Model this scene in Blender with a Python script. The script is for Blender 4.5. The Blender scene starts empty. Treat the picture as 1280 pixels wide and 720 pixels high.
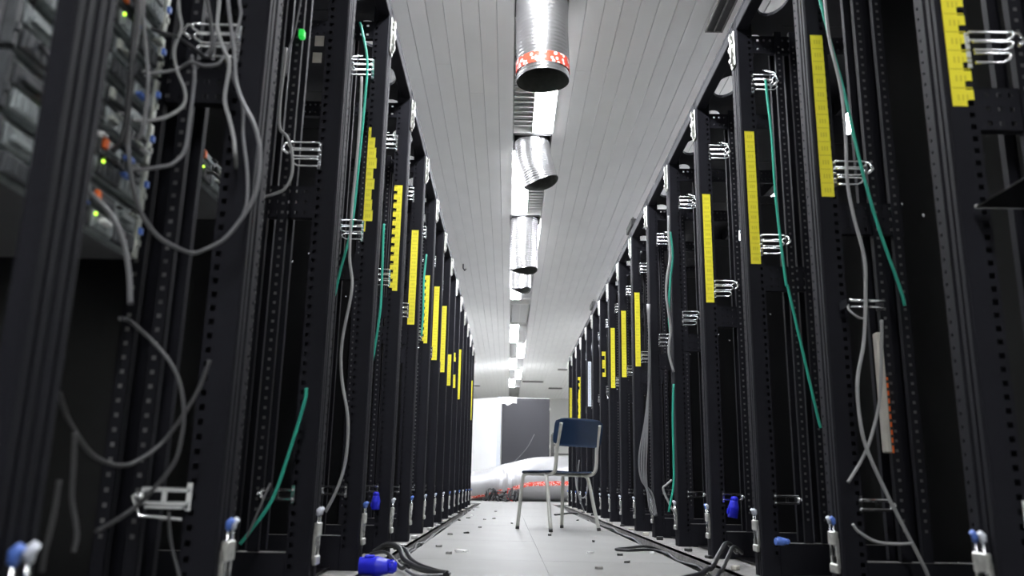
import bpy, math, random
from mathutils import Vector, Matrix

random.seed(7)
scene = bpy.context.scene
COL = scene.collection
R = math.radians

# ------------------------------------------------------------------ camera
FPX = 1022.73
CAM = Vector((0.0, 0.0, 0.31))
_p, _y, _r = R(13.4876), R(0.0414), R(1.1018)
c_f = Vector((math.sin(_y) * math.cos(_p), math.cos(_y) * math.cos(_p), math.sin(_p)))
_rt = Vector((math.cos(_y), -math.sin(_y), 0))
_up = _rt.cross(c_f)
c_r = _rt * math.cos(_r) + _up * math.sin(_r)
c_u = -_rt * math.sin(_r) + _up * math.cos(_r)
cam_data = bpy.data.cameras.new('camera')
cam = bpy.data.objects.new('camera', cam_data)
COL.objects.link(cam)
cam.matrix_world = Matrix(((c_r.x, c_u.x, -c_f.x, CAM.x), (c_r.y, c_u.y, -c_f.y, CAM.y),
                           (c_r.z, c_u.z, -c_f.z, CAM.z), (0, 0, 0, 1)))
cam_data.sensor_width = 36.0
cam_data.lens = FPX / 1280 * 36
cam_data.clip_start = 0.02
cam_data.clip_end = 100
cam_data.dof.use_dof = True
cam_data.dof.focus_distance = 5.5
cam_data.dof.aperture_fstop = 3.4
scene.camera = cam

# ------------------------------------------------------------------ world, exposure, light levels
world = bpy.data.worlds.new('world')
scene.world = world
world.use_nodes = True
world.node_tree.nodes['Background'].inputs['Color'].default_value = (0.8, 0.85, 1, 1)
world.node_tree.nodes['Background'].inputs['Strength'].default_value = 0.02
vs = scene.view_settings
vs.view_transform = 'Standard'
vs.look = 'None'
vs.gamma = 1
vs.use_curve_mapping = False
vs.exposure = 0.6
TUBE = 50.0           # emission of the lit fluorescent diffusers
TUBE_SIDE = 40.0      # the same past the racks, mostly unseen and added to brighten the ceiling


def at(px, py, Y):
    """a point of the room at distance Y down the aisle"""
    d = c_f * FPX + c_r * (px - 640) - c_u * (py - 360)
    return CAM + d * (Y / d.y)


# ------------------------------------------------------------------ materials
def mat(name, col, rough=0.5, metal=0.0, emit=0.0, noise=0.0, nscale=20.0, bump=0.0, bscale=60.0, spec=0.5, coat=0.0):
    m = bpy.data.materials.new(name)
    m.use_nodes = True
    nt = m.node_tree
    b = nt.nodes['Principled BSDF']
    b.inputs['Base Color'].default_value = (*col, 1)
    b.inputs['Roughness'].default_value = rough
    b.inputs['Metallic'].default_value = metal
    b.inputs['Specular IOR Level'].default_value = spec
    b.inputs['Coat Weight'].default_value = coat
    if emit:
        b.inputs['Emission Color'].default_value = (*col, 1)
        b.inputs['Emission Strength'].default_value = emit
    if noise or bump:
        tc = nt.nodes.new('ShaderNodeTexCoord')
    if noise:
        n = nt.nodes.new('ShaderNodeTexNoise')
        n.inputs['Scale'].default_value = nscale
        n.inputs['Detail'].default_value = 5
        nt.links.new(tc.outputs['Object'], n.inputs['Vector'])
        rp = nt.nodes.new('ShaderNodeValToRGB')
        rp.color_ramp.elements[0].position = 0.3
        rp.color_ramp.elements[1].position = 0.7
        rp.color_ramp.elements[0].color = (*[max(0, c * (1 - noise)) for c in col], 1)
        rp.color_ramp.elements[1].color = (*[min(1, c * (1 + noise)) for c in col], 1)
        nt.links.new(n.outputs['Fac'], rp.inputs['Fac'])
        nt.links.new(rp.outputs['Color'], b.inputs['Base Color'])
    if bump:
        n2 = nt.nodes.new('ShaderNodeTexNoise')
        n2.inputs['Scale'].default_value = bscale
        n2.inputs['Detail'].default_value = 4
        nt.links.new(tc.outputs['Object'], n2.inputs['Vector'])
        bp = nt.nodes.new('ShaderNodeBump')
        bp.inputs['Strength'].default_value = bump
        bp.inputs['Distance'].default_value = 0.01
        nt.links.new(n2.outputs['Fac'], bp.inputs['Height'])
        nt.links.new(bp.outputs['Normal'], b.inputs['Normal'])
    return m


M = {}
M['paint'] = mat('rack_paint', (0.0085, 0.0085, 0.0122), 0.68, noise=0.12, nscale=9, bump=0.03, bscale=300, spec=0.16)
M['panel'] = mat('black_panel', (0.004, 0.004, 0.0045), 0.3, noise=0.2, nscale=5, spec=0.25)
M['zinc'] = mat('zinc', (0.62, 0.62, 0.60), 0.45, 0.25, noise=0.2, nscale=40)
M['raildots'] = mat('rail_light_dots', (0.10, 0.10, 0.097), 0.45, 0.2, noise=0.4, nscale=30)  # pale backing made up to put light dots in the rail holes
M['bracket'] = mat('bracket_steel', (0.62, 0.62, 0.58), 0.34, 0.8, noise=0.25, nscale=60)
M['chrome'] = mat('chrome', (0.83, 0.84, 0.85), 0.16, 1.0)
M['yellow'] = mat('yellow_strip', (0.90, 0.80, 0.035), 0.5)
M['yellow_print'] = mat('yellow_strip_print', (0.72, 0.62, 0.025), 0.5)
M['white_strip_print'] = mat('white_strip_print', (0.45, 0.5, 0.55), 0.5)
M['white_strip'] = mat('white_strip', (0.72, 0.78, 0.83), 0.45)
M['bluecap'] = mat('blue_cap', (0.10, 0.20, 0.62), 0.35)
M['whitecap'] = mat('white_cap', (0.75, 0.78, 0.85), 0.35)
M['blue'] = mat('blue_plastic', (0.015, 0.02, 0.62), 0.35)
M['grey_cable'] = mat('grey_cable', (0.16, 0.16, 0.165), 0.45)
M['white_cable'] = mat('white_cable', (0.30, 0.30, 0.295), 0.5)
M['shaded_cable'] = mat('shaded_cable', (0.05, 0.05, 0.052), 0.45)  # grey cable darkened for the shade low in the racks
M['dark_cable'] = mat('dark_cable', (0.012, 0.012, 0.014), 0.4)
M['green_cable'] = mat('green_cable', (0.02, 0.36, 0.25), 0.45)
M['tile'] = mat('floor_laminate', (0.25, 0.25, 0.24), 0.5, noise=0.05, nscale=3.2, spec=0.1)
M['outer'] = mat('outer_floor', (0.72, 0.72, 0.69), 0.4, noise=0.05, nscale=3)
M['subfloor'] = mat('subfloor', (0.03, 0.03, 0.03), 0.8, noise=0.3, nscale=6)
M['sill'] = mat('sill_steel', (0.22, 0.215, 0.205), 0.7, 0.0, noise=0.3, nscale=25)
M['plank'] = mat('ceiling_plank', (0.92, 0.92, 0.90), 0.38, noise=0.03, nscale=2.5)
M['void'] = mat('ceiling_void', (0.5, 0.5, 0.49), 0.8, noise=0.1)
M['wall'] = mat('wall_paint', (0.62, 0.62, 0.60), 0.7, noise=0.05, nscale=2)
M['duct'] = mat('duct_foil', (0.40, 0.40, 0.40), 0.27, 0.9, noise=0.06, nscale=14, bump=0.25, bscale=22)
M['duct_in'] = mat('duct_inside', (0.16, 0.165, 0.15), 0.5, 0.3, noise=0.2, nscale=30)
M['foil'] = mat('foil_film', (0.45, 0.45, 0.46), 0.34, 0.55, noise=0.08, nscale=3, bump=0.5, bscale=5)
M['lit'] = mat('lit_diffuser', (0.93, 0.95, 1.0), 0.5, emit=TUBE)
M['lit_far'] = mat('lit_diffuser_far', (0.93, 0.95, 1.0), 0.5, emit=TUBE * 1.0)
M['lit_side'] = mat('lit_diffuser_side', (0.90, 0.92, 1.0), 0.5, emit=TUBE_SIDE)
M['enamel'] = mat('white_enamel', (0.74, 0.74, 0.72), 0.35, noise=0.03)
M['slat'] = mat('louver', (0.60, 0.60, 0.59), 0.4, noise=0.03)
M['slot'] = mat('slot_diffuser', (0.05, 0.05, 0.05), 0.5, noise=0.2)
M['chairblue'] = mat('chair_blue', (0.003, 0.020, 0.058), 0.42, noise=0.1, nscale=12)
M['black'] = mat('black_rubber', (0.012, 0.012, 0.012), 0.5, noise=0.2)
M['tubegrey'] = mat('chair_tube', (0.60, 0.60, 0.55), 0.32, 0.55, noise=0.06)
M['server'] = mat('server_steel', (0.30, 0.33, 0.33), 0.4, 0.3, noise=0.3, nscale=35)
M['server_dark'] = mat('server_dark', (0.06, 0.065, 0.07), 0.45, noise=0.3, nscale=40)
M['server_under'] = mat('server_underside', (0.10, 0.10, 0.105), 0.5, noise=0.1, nscale=8)
M['ear'] = mat('server_ear', (0.5, 0.52, 0.47), 0.35, 0.6, noise=0.2, nscale=50)
M['orange'] = mat('orange_tab', (0.85, 0.16, 0.03), 0.4)
M['ledg'] = mat('led_green', (0.55, 1.0, 0.06), 0.4, emit=1.6)
M['ledemer'] = mat('lamp_green', (0.02, 0.55, 0.06), 0.4, emit=0.5)
M['beige'] = mat('beige_plastic', (0.55, 0.52, 0.46), 0.5, noise=0.1)
M['cabdark'] = mat('cabinet_grey', (0.027, 0.027, 0.033), 0.5, noise=0.06, nscale=3)
M['cabwhite'] = mat('cabinet_white', (0.95, 0.955, 0.96), 0.5, noise=0.02, nscale=3)
M['paper'] = mat('paper_scrap', (0.85, 0.85, 0.84), 0.7)
M['red'] = mat('red_cable', (0.7, 0.03, 0.02), 0.5)


def tape_mat():
    m = bpy.data.materials.new('red_printed_tape')
    m.use_nodes = True
    nt = m.node_tree
    b = nt.nodes['Principled BSDF']
    b.inputs['Roughness'].default_value = 0.35
    tc = nt.nodes.new('ShaderNodeTexCoord')
    v = nt.nodes.new('ShaderNodeTexVoronoi')
    v.inputs['Scale'].default_value = 44
    nt.links.new(tc.outputs['Object'], v.inputs['Vector'])
    rp = nt.nodes.new('ShaderNodeValToRGB')
    rp.color_ramp.interpolation = 'CONSTANT'
    rp.color_ramp.elements[0].color = (0.88, 0.80, 0.76, 1)
    rp.color_ramp.elements[1].position = 0.42
    rp.color_ramp.elements[1].color = (0.86, 0.07, 0.035, 1)
    nt.links.new(v.outputs['Distance'], rp.inputs['Fac'])
    nt.links.new(rp.outputs['Color'], b.inputs['Base Color'])
    return m


M['redtape'] = tape_mat()


# ------------------------------------------------------------------ mesh helpers
class MB:
    def __init__(self):
        self.v, self.f, self.mi, self.sm = [], [], [], []

    def quad(self, a, b, c, d, mi=0):
        n = len(self.v)
        self.v += [tuple(a), tuple(b), tuple(c), tuple(d)]
        self.f.append((n, n + 1, n + 2, n + 3))
        self.mi.append(mi)
        self.sm.append(False)

    def box(self, x0, x1, y0, y1, z0, z1, mi=0, bev=0.0, mtx=None):
        x0, x1 = min(x0, x1), max(x0, x1)
        y0, y1 = min(y0, y1), max(y0, y1)
        n = len(self.v)
        b = min(bev, (x1 - x0) * .45, (y1 - y0) * .45, (z1 - z0) * .45)
        if b <= 0:
            pts = [(x, y, z) for z in (z0, z1) for y in (y0, y1) for x in (x0, x1)]
            fs = [(0, 2, 3, 1), (4, 5, 7, 6), (0, 1, 5, 4), (2, 6, 7, 3), (0, 4, 6, 2), (1, 3, 7, 5)]
        else:
            # chamfered box: three verts per corner
            pts, idx = [], {}
            for k in (0, 1):
                for j in (0, 1):
                    for i in (0, 1):
                        X = (x0, x1)[i]; Y = (y0, y1)[j]; Z = (z0, z1)[k]
                        sx, sy, sz = (b, -b)[i], (b, -b)[j], (b, -b)[k]
                        idx[i, j, k, 'x'] = len(pts); pts.append((X, Y + sy, Z + sz))
                        idx[i, j, k, 'y'] = len(pts); pts.append((X + sx, Y, Z + sz))
                        idx[i, j, k, 'z'] = len(pts); pts.append((X + sx, Y + sy, Z))
            fs = []
            g = idx
            for s in (0, 1):
                fs.append([g[s, 0, 0, 'x'], g[s, 1, 0, 'x'], g[s, 1, 1, 'x'], g[s, 0, 1, 'x']][::1 if s else -1])
                fs.append([g[0, s, 0, 'y'], g[0, s, 1, 'y'], g[1, s, 1, 'y'], g[1, s, 0, 'y']][::1 if s else -1])
                fs.append([g[0, 0, s, 'z'], g[1, 0, s, 'z'], g[1, 1, s, 'z'], g[0, 1, s, 'z']][::1 if s else -1])
            for a in (0, 1):
                for c in (0, 1):
                    o = 1 if a == c else -1
                    fs.append([g[0, a, c, 'y'], g[1, a, c, 'y'], g[1, a, c, 'z'], g[0, a, c, 'z']][::-o])
                    fs.append([g[a, 0, c, 'x'], g[a, 1, c, 'x'], g[a, 1, c, 'z'], g[a, 0, c, 'z']][::o])
                    fs.append([g[a, c, 0, 'x'], g[a, c, 1, 'x'], g[a, c, 1, 'y'], g[a, c, 0, 'y']][::-o])
            for i in (0, 1):
                for j in (0, 1):
                    for k in (0, 1):
                        o = 1 if (i + j + k) % 2 else -1
                        fs.append([g[i, j, k, 'x'], g[i, j, k, 'y'], g[i, j, k, 'z']][::o])
        if mtx is not None:
            pts = [tuple(mtx @ Vector(p)) for p in pts]
        self.v += pts
        for q in fs:
            self.f.append(tuple(n + i for i in q))
            self.mi.append(mi)
            self.sm.append(False)

    def tube(self, pts, r, seg=8, mi=0, cap=True, closed=False):
        pts = [Vector(p) for p in pts]
        rs = r if isinstance(r, (list, tuple)) else [r] * len(pts)
        n0 = len(self.v)
        N = len(pts)
        prev = None
        for i, p in enumerate(pts):
            if closed:
                t = pts[(i + 1) % N] - pts[i - 1]
            else:
                t = pts[min(i + 1, N - 1)] - pts[max(i - 1, 0)]
            if t.length < 1e-9:
                t = Vector((0, 0, 1))
            t.normalize()
            if prev is None:
                a = Vector((0, 0, 1)) if abs(t.z) < 0.9 else Vector((1, 0, 0))
                u = t.cross(a).normalized()
            else:
                u = (prev - t * prev.dot(t))
                if u.length < 1e-6:
                    u = t.orthogonal()
                u.normalize()
            prev = u
            w = t.cross(u)
            for k in range(seg):
                a = 2 * math.pi * k / seg
                q = p + (u * math.cos(a) + w * math.sin(a)) * rs[i]
                self.v.append(tuple(q))
        M_ = N if closed else N - 1
        for i in range(M_):
            for k in range(seg):
                a = n0 + i * seg + k
                b = n0 + i * seg + (k + 1) % seg
                c = n0 + ((i + 1) % N) * seg + (k + 1) % seg
                d = n0 + ((i + 1) % N) * seg + k
                self.f.append((a, b, c, d))
                self.mi.append(mi)
                self.sm.append(True)
        if cap and not closed:
            self.f.append(tuple(n0 + k for k in range(seg))[::-1])
            self.f.append(tuple(n0 + (N - 1) * seg + k for k in range(seg)))
            self.mi += [mi, mi]
            self.sm += [False, False]

    def ball(self, c, r, seg=8, rings=5, mi=0, sc=(1, 1, 1)):
        c = Vector(c)
        n0 = len(self.v)
        for i in range(rings + 1):
            th = math.pi * i / rings
            for k in range(seg):
                a = 2 * math.pi * k / seg
                self.v.append((c.x + sc[0] * r * math.sin(th) * math.cos(a), c.y + sc[1] * r * math.sin(th) * math.sin(a), c.z + sc[2] * r * math.cos(th)))
        for i in range(rings):
            for k in range(seg):
                self.f.append((n0 + i * seg + k, n0 + (i + 1) * seg + k, n0 + (i + 1) * seg + (k + 1) % seg, n0 + i * seg + (k + 1) % seg))
                self.mi.append(mi)
                self.sm.append(True)

    def perf(self, o, u, v, W, L, cols, pitch, hole, v0=0.0, v1=None, depth=0.003, mi=0):
        """flat strip at o spanned by unit vectors u (width W) and v (length L) with columns of real square holes"""
        o, u, v = Vector(o), Vector(u), Vector(v)
        n = u.cross(v)
        P = lambda a, b, d=0: o + u * a + v * b - n * d
        v1 = L if v1 is None else v1
        h = hole / 2
        nh = int((v1 - v0) / pitch)
        cs = [v0 + pitch * (i + .5) for i in range(nh)]
        e = 0.0
        for c in cols:
            self.quad(P(e, 0), P(c - h, 0), P(c - h, L), P(e, L), mi)
            b = 0.0
            for q in cs:
                self.quad(P(c - h, b), P(c + h, b), P(c + h, q - h), P(c - h, q - h), mi)
                if depth:
                    A, B, C_, D = (c - h, q - h), (c + h, q - h), (c + h, q + h), (c - h, q + h)
                    for (s, t) in ((A, B), (B, C_), (C_, D), (D, A)):
                        self.quad(P(*s), P(*s, depth), P(*t, depth), P(*t), mi)
                b = q + h
            self.quad(P(c - h, b), P(c + h, b), P(c + h, L), P(c - h, L), mi)
            e = c + h
        self.quad(P(e, 0), P(W, 0), P(W, L), P(e, L), mi)

    def mesh(self, name, mats):
        me = bpy.data.meshes.new(name)
        me.from_pydata(self.v, [], self.f)
        for m in (mats if isinstance(mats, (list, tuple)) else [mats]):
            me.materials.append(m)
        me.polygons.foreach_set('material_index', self.mi)
        me.polygons.foreach_set('use_smooth', self.sm)
        me.update()
        return me

    def build(self, name, mats, parent=None, loc=None):
        return link(name, self.mesh(name, mats), parent, loc)


def link(name, me, parent=None, loc=None):
    o = bpy.data.objects.new(name, me)
    COL.objects.link(o)
    if parent is not None:
        o.parent = parent
    if loc is not None:
        o.location = loc
    return o


def empty(name, loc=(0, 0, 0), rz=0.0):
    o = bpy.data.objects.new(name, None)
    o.empty_display_size = 0.1
    COL.objects.link(o)
    o.location = loc
    o.rotation_euler.z = rz
    return o


def tag(o, label, cat, group=None):
    o['label'] = label
    o['category'] = cat
    if group:
        o['group'] = group
    return o


def structure(o):
    o['kind'] = 'structure'
    return o


def spline(pts, n=7):
    pts = [Vector(p) for p in pts]
    if len(pts) < 3:
        return pts
    P = [pts[0] * 2 - pts[1]] + pts + [pts[-1] * 2 - pts[-2]]
    out = []
    for i in range(1, len(P) - 2):
        p0, p1, p2, p3 = P[i - 1:i + 3]
        for k in range(n):
            t = k / n
            out.append(0.5 * ((2 * p1) + (p2 - p0) * t + (2 * p0 - 5 * p1 + 4 * p2 - p3) * t * t + (3 * p1 - p0 - 3 * p2 + p3) * t ** 3))
    out.append(pts[-1])
    return out


# ------------------------------------------------------------------ the room
H = 2.87                    # ceiling height
XL, XR = -0.428, 0.735       # the strip of floor panels in the aisle
WL, WR = -0.529, 0.932      # fronts of the two rows of racks
YB, YE = -4.2, 25.0         # back and end of the room
WX0, WX1 = -3.4, 3.9

b = MB(); b.box(WX0, WX1, YB, YE, -0.36, -0.30)
floor = structure(b.build('floor', M['subfloor']))
tw = (XR - XL) / 2
b = MB(); b.box(0.0002, tw - 0.0002, 0.0002, 0.5998, -0.035, 0, bev=0.0006)
tile_me = b.mesh('tile', M['tile'])
y = -4.2
while y < 13.2:
    for i in range(2):
        link('tile', tile_me, floor, (XL + tw * i, y, random.uniform(-.0002, .0002)))
    y += 0.6
b = MB(); b.box(0.0002, 0.5998, 0.0002, 0.5998, -0.035, 0, bev=0.0006)
tile2 = b.mesh('tile', M['tile'])
y0 = y
while y < 18.6:                       # the open floor past the rows
    for i in range(-3, 5):
        link('tile', tile2, floor, (XL + 0.6 * i, y, 0))
    y += 0.6
b = MB()
b.box(WX0, WX1, y, YE, -0.035, 0)
b.box(WX0, XL - 1.8, y0, y, -0.035, 0)
b.box(XL + 3.0, WX1, y0, y, -0.035, 0)
b.box(WX0, WL - .78, YB, y0, -0.035, -0.001)
b.box(WR + .78, WX1, YB, y0, -0.035, -0.001)
b.build('outer_floor', M['outer'], floor)

for nm, args in (('wall_left', (WX0 - .1, WX0, YB, YE)), ('wall_right', (WX1, WX1 + .1, YB, YE)),
                 ('wall_back', (WX0, WX1, YB - .1, YB)), ('wall_end', (WX0, WX1, YE, YE + .1))):
    b = MB(); b.box(*args, -0.3, H + .2)
    structure(b.build(nm, M['wall']))

# ceiling: metal planks running down the aisle, hung under a dark void
b = MB(); b.box(WX0, WX1, YB, YE, H + .12, H + .2)
ceiling = structure(b.build('ceiling', M['void']))
PW = 0.0985
SX0, SX1 = -0.012, 0.283    # the slot for the light fittings
b = MB()
for (x0, x1, z0, z1) in ((0.001, PW - .0028, 0, .004), (0.0005, .0035, 0.001, .012), (PW - .0055, PW - .0022, 0.001, .012)):
    b.box(x0, x1, 0.0004, 3.9996, z0, z1, bev=0.0012)
plank_me = b.mesh('plank', M['plank'])
cols = [SX0 - PW * (i + 1) for i in range(10)] + [SX1 + PW * i for i in range(11)]
for ci, x in enumerate(cols):
    off = -((ci * 1.37) % 4.0)
    y = YB + off
    if abs(x + .505) < .05:
        y = 4.68 - 8
    while y < YE:
        if y + 4 > 2.0:
            link('plank', plank_me, ceiling, (x, y, H + random.uniform(-.0006, .0006)))
        y += 4.0
b = MB()
x = SX0 - PW * 11
while x > WX0 - PW:
    b.box(x + .002, x + PW - .004, YB, YE, H, H + .004); x -= PW
x = SX1 + PW * 11
while x < WX1:
    b.box(x + .002, x + PW - .004, YB, YE, H, H + .004); x += PW
for x in cols:
    b.box(x + .002, x + PW - .004, YB, 2.0, H, H + .004)
so = b.build('side_planks', M['plank'], ceiling)
so['kind'] = 'stuff'
b = MB()
b.box(WX0, SX0, YB, YE, H + .014, H + .020)
b.box(SX1, WX1, YB, YE, H + .014, H + .020)
b.build('ceiling_backing', M['void'], ceiling)
b = MB()
for x in (SX0 - .004, SX1):
    b.box(x, x + .004, YB, YE, H - .006, H + .10)
b.build('slot_edge', M['enamel'], ceiling)

# ------------------------------------------------------------------ ceiling lights in the slot
XM = (SX0 + SX1) / 2


def fixture(name, y0, y1, side, label, lit='lit', xc=None, group='ceiling lights over the aisle', drop=.07):
    dx = 0 if xc is None else xc - XM
    e = empty(name, (XM + dx, (y0 + y1) / 2, H))
    tag(e, label, 'ceiling light', group)
    hl, hw = (y1 - y0) / 2 - .004, (SX1 - SX0) / 2 - .004
    m = MB()
    m.box(-hw, hw, -hl, hl, .075, .085)
    m.box(-hw, hw, -hl, -hl + .006, -.004, .08)
    m.box(-hw, hw, hl - .006, hl, -.004, .08)
    if xc is not None:
        m.box(-hw, -hw + .005, -hl, hl, -.004, .08)
        m.box(hw - .005, hw, -hl, hl, -.004, .08)
    m.build('housing', M['enamel'], e)
    if side:
        m = MB()
        a, c = ((-hw + .006, -.006) if side == 'left' else (.004, hw - .006))
        dp = drop
        m.box(a, c, -hl + .03, hl - (.09 if dp > .03 else .02), -dp, .03, bev=.010)
        m.build('lit_diffuser', M[lit], e)
    m = MB(); m.box(-.004, .002, -hl + .006, hl - .006, -.003, .075); m.build('light_baffle', M['enamel'], e)  # baffle added to keep the lit half from brightening the louver
    n = int((2 * hl - .03) / .075)
    la, lc = ((.006, hw - .004) if side == 'left' else (-hw + .004, -.006)) if side else (-hw + .02, hw - .02)
    m = MB()
    mt = Matrix.Rotation(R(38), 4, 'X')
    m.box(la, lc, -.032, .032, -.002, .002, mtx=mt)
    sm = m.mesh('louver_slat', M['slat'])
    if side:
        for i in range(n):
            link('louver_slat', sm, e, (0, -hl + .05 + i * .075, .018))
    else:
        m = MB(); m.box(la, lc, -hl + .02, hl - .02, .004, .01)
        m.build('blank_panel', M['slat'], e)
    return e


LIGHTS = [(-3.5, -1.9, 'right', None), (-1.61, -0.01, 'left', None), (0.30, 1.89, None, None), (2.2, 3.79, 'left', None),
          (4.10, 5.69, 'right', 'ceiling light with left louver just behind the nearest hanging duct'),
          (6.00, 7.59, 'left', 'ceiling light with right louver between second and third hanging duct'),
          (7.90, 9.49, 'right', 'ceiling light hidden partly above the third hanging duct'),
          (9.80, 11.35, 'left', 'ceiling light just beyond the fourth hanging duct'),
          (11.67, 13.13, None, 'unlit grey panel in the row of ceiling lights'),
          (13.25, 14.98, 'left', 'lit ceiling light next beyond the unlit grey ceiling panel'),
          (15.10, 16.85, 'right', 'second lit ceiling light beyond the unlit grey ceiling panel'),
          (16.95, 18.65, 'left', 'third lit ceiling light beyond the unlit grey ceiling panel'),
          (18.75, 20.35, 'right', 'last but one lit ceiling light towards the end wall'),
          (20.40, 22.15, 'left', 'farthest lit ceiling light above the white wrapped cabinet')]
for i, (a, c, s, lab) in enumerate(LIGHTS):
    fixture('ceiling_light', a, c, s, lab or ['ceiling light well behind the camera', 'ceiling light just behind the camera', 'unlit ceiling panel straight above the camera', 'ceiling light before the nearest hanging duct'][i], lit='lit_far' if a > 9 else 'lit', drop=.012 if a > 4 else .06)  # out-of-frame diffusers hang lower to brighten the ceiling
side_n = 0
for row, xc in (('right', 2.36), ('left', -2.15)):  # mostly unseen lamps added past the racks to brighten the ceiling
    for i, (a, c) in enumerate(((4.75 if row == 'right' else 3.95, 5.5), (6.9, 8.45), (9.7, 11.25), (12.5, 14.05))):
        lab = '%s unseen ceiling light added past the %s racks to brighten the ceiling' % (['nearest', 'second nearest', 'third nearest', 'farthest'][i], row)
        if row == 'right' and i < 2:
            lab = ['bright ceiling light glimpsed through the nearest racks on the right', 'ceiling light glimpsed through the fifth rack on the right'][i]
        fixture('ceiling_light', a, c, 'left', lab, 'lit_side', xc, 'ceiling lights of the next aisles', drop=.13)


# ------------------------------------------------------------------ hanging foil ducts
def ring_duct(path, rad, name, label, flare=1.0, tape=None, wav=0.0, cuff=True):
    """spiral foil hose, open below: outer skin with ribs, dark inside"""
    P = spline(path, 26)
    base = Vector(path[0])
    e = empty(name, base)
    tag(e, label, 'duct', 'foil ducts hanging from the ceiling')
    seg = 40
    N = len(P)

    def skin(m, k0, k1, dr, flip=False, ribs=True, mi=0):
        n0 = len(m.v)
        idx = list(range(k0, k1))
        for j in idx:
            p = P[j] - base
            t = (P[min(j + 1, N - 1)] - P[max(j - 1, 0)]).normalized()
            u = Vector((1, 0, 0)); u = (u - t * u.dot(t)).normalized()
            w = t.cross(u)
            for s in range(seg):
                a = 2 * math.pi * s / seg
                rr = rad + dr
                if ribs:
                    rr += 0.0022 * math.sin(j * 2.1 + a) + 0.003 * math.sin(3 * a + j * .13) * (j / N)
                edge = max(0, (j - (N - 6)) / 6)
                q = p + (u * math.cos(a) + w * math.sin(a)) * rr
                q.z += wav * edge * math.sin(2 * a + .6)
                m.v.append(tuple(q))
        for j in range(len(idx) - 1):
            for s in range(seg):
                q = (n0 + j * seg + s, n0 + j * seg + (s + 1) % seg, n0 + (j + 1) * seg + (s + 1) % seg, n0 + (j + 1) * seg + s)
                m.f.append(q[::-1] if flip else q); m.mi.append(mi); m.sm.append(True)
    m = MB(); skin(m, 0, N, 0)
    m.build('hose', M['duct'], e)
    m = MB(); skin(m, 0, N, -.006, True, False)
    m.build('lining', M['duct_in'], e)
    if tape:
        m = MB(); skin(m, int(N * tape[0]), int(N * tape[1]), .004, False, False)
        m.build('printed_tape', M['redtape'], e)
    if cuff:
        m = MB()
        for x0, x1, y0_, y1_ in ((-.145, -.138, -.15, .15), (.138, .145, -.15, .15), (-.145, .145, -.15, -.143), (-.145, .145, .143, .15)):
            m.box(x0, x1, y0_, y1_, H - base.z - .012, H - base.z + .06)
        m.box(-.145, .145, -.15, .15, H - base.z + .05, H - base.z + .056)
        m.build('collar_box', M['slot'], e)
    return e


ring_duct([(0.135, 3.955, 2.92), (0.137, 3.95, 2.75), (0.141, 3.95, 2.56), (0.146, 3.95, 2.385)], .139, 'hanging_duct',
          'nearest hanging foil duct with a red printed tape band at its mouth', tape=(.80, .93), wav=-.004)
ring_duct([(0.137, 5.85, 2.93), (0.140, 5.85, 2.82), (0.165, 5.85, 2.68), (0.212, 5.85, 2.53)], .134, 'hanging_duct',
          'short hanging foil duct bent to the right, second from the camera', wav=.012)
ring_duct([(0.118, 7.75, 2.93), (0.113, 7.75, 2.75), (0.113, 7.75, 2.55), (0.116, 7.75, 2.35)], .138, 'hanging_duct',
          'long straight hanging foil duct with dented skin, third from the camera', wav=.016)
ring_duct([(0.110, 9.65, 2.93), (0.108, 9.65, 2.82), (0.104, 9.65, 2.71), (0.100, 9.65, 2.605)], .134, 'hanging_duct',
          'farthest hanging foil duct with an uneven lower rim', wav=.028)

# slot diffusers and small ceiling fittings
def slot(x0, x1, y0, y1, label):
    e = empty('slot_diffuser', ((x0 + x1) / 2, (y0 + y1) / 2, H)); tag(e, label, 'air vent')
    w, l = (x1 - x0) / 2, (y1 - y0) / 2
    m = MB()
    m.box(-w, -w + .008, -l, l, -.012, -.001); m.box(w - .008, w, -l, l, -.012, -.001)
    m.box(-w, w, -l, -l + .008, -.012, -.001); m.box(-w, w, l - .008, l, -.012, -.001)
    m.build('frame', M['sill'], e)
    m = MB(); m.box(-w + .008, w - .008, -l + .008, l - .008, -.005, -.001)
    m.build('slot', M['slot'], e)
    m = MB()
    if l > w:
        m.box(-.004, .004, -l + .008, l - .008, -.011, -.004)
    else:
        m.box(-w + .008, w - .008, -.004, .004, -.011, -.004)
    m.build('blade', M['sill'], e)


slot(1.085, 1.185, 2.9, 4.23, 'long dark slot vent in the ceiling beside the right racks')
slot(0.33, 0.86, 20.72, 20.98, 'dark slot vent in the far ceiling right of the lights')
slot(1.09, 1.36, 18.4, 18.6, 'small slot vent in the far ceiling near the right racks')
slot(1.06, 1.43, 22.1, 22.35, 'farthest slot vent in the ceiling near the end wall')
slot(-.95, -.79, 21.9, 22.1, 'tiny slot vent in the far ceiling left of the lights')
for (x, yy, lab) in ((1.175, 7.72, 'small dark box on the ceiling above the right racks'), (1.165, 11.4, 'distant small dark box on the ceiling above right racks')):
    e = empty('sensor_box', (x, yy, H)); tag(e, lab, 'sensor')
    m = MB(); m.box(-.028, .028, -.17, .17, -.10, -.03, bev=.006); m.build('body', M['slot'], e)
    m = MB(); m.box(-.008, .008, -.12, -.10, -.03, 0); m.box(-.008, .008, .10, .12, -.03, 0); m.build('hanger', M['sill'], e)
e = empty('ceiling_hook', (-.584, 9.487, H)); tag(e, 'tiny dark hook on the ceiling by the left racks', 'hook')
m = MB(); m.tube([(0, 0, 0), (0, 0, -.05), (.02, 0, -.08), (.035, 0, -.06)], .008, 6); m.build('wire', M['black'], e)

# ------------------------------------------------------------------ racks
RH = 2.27
RD = 0.76
ZP0, ZP1 = 0.0, 2.25


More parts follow.
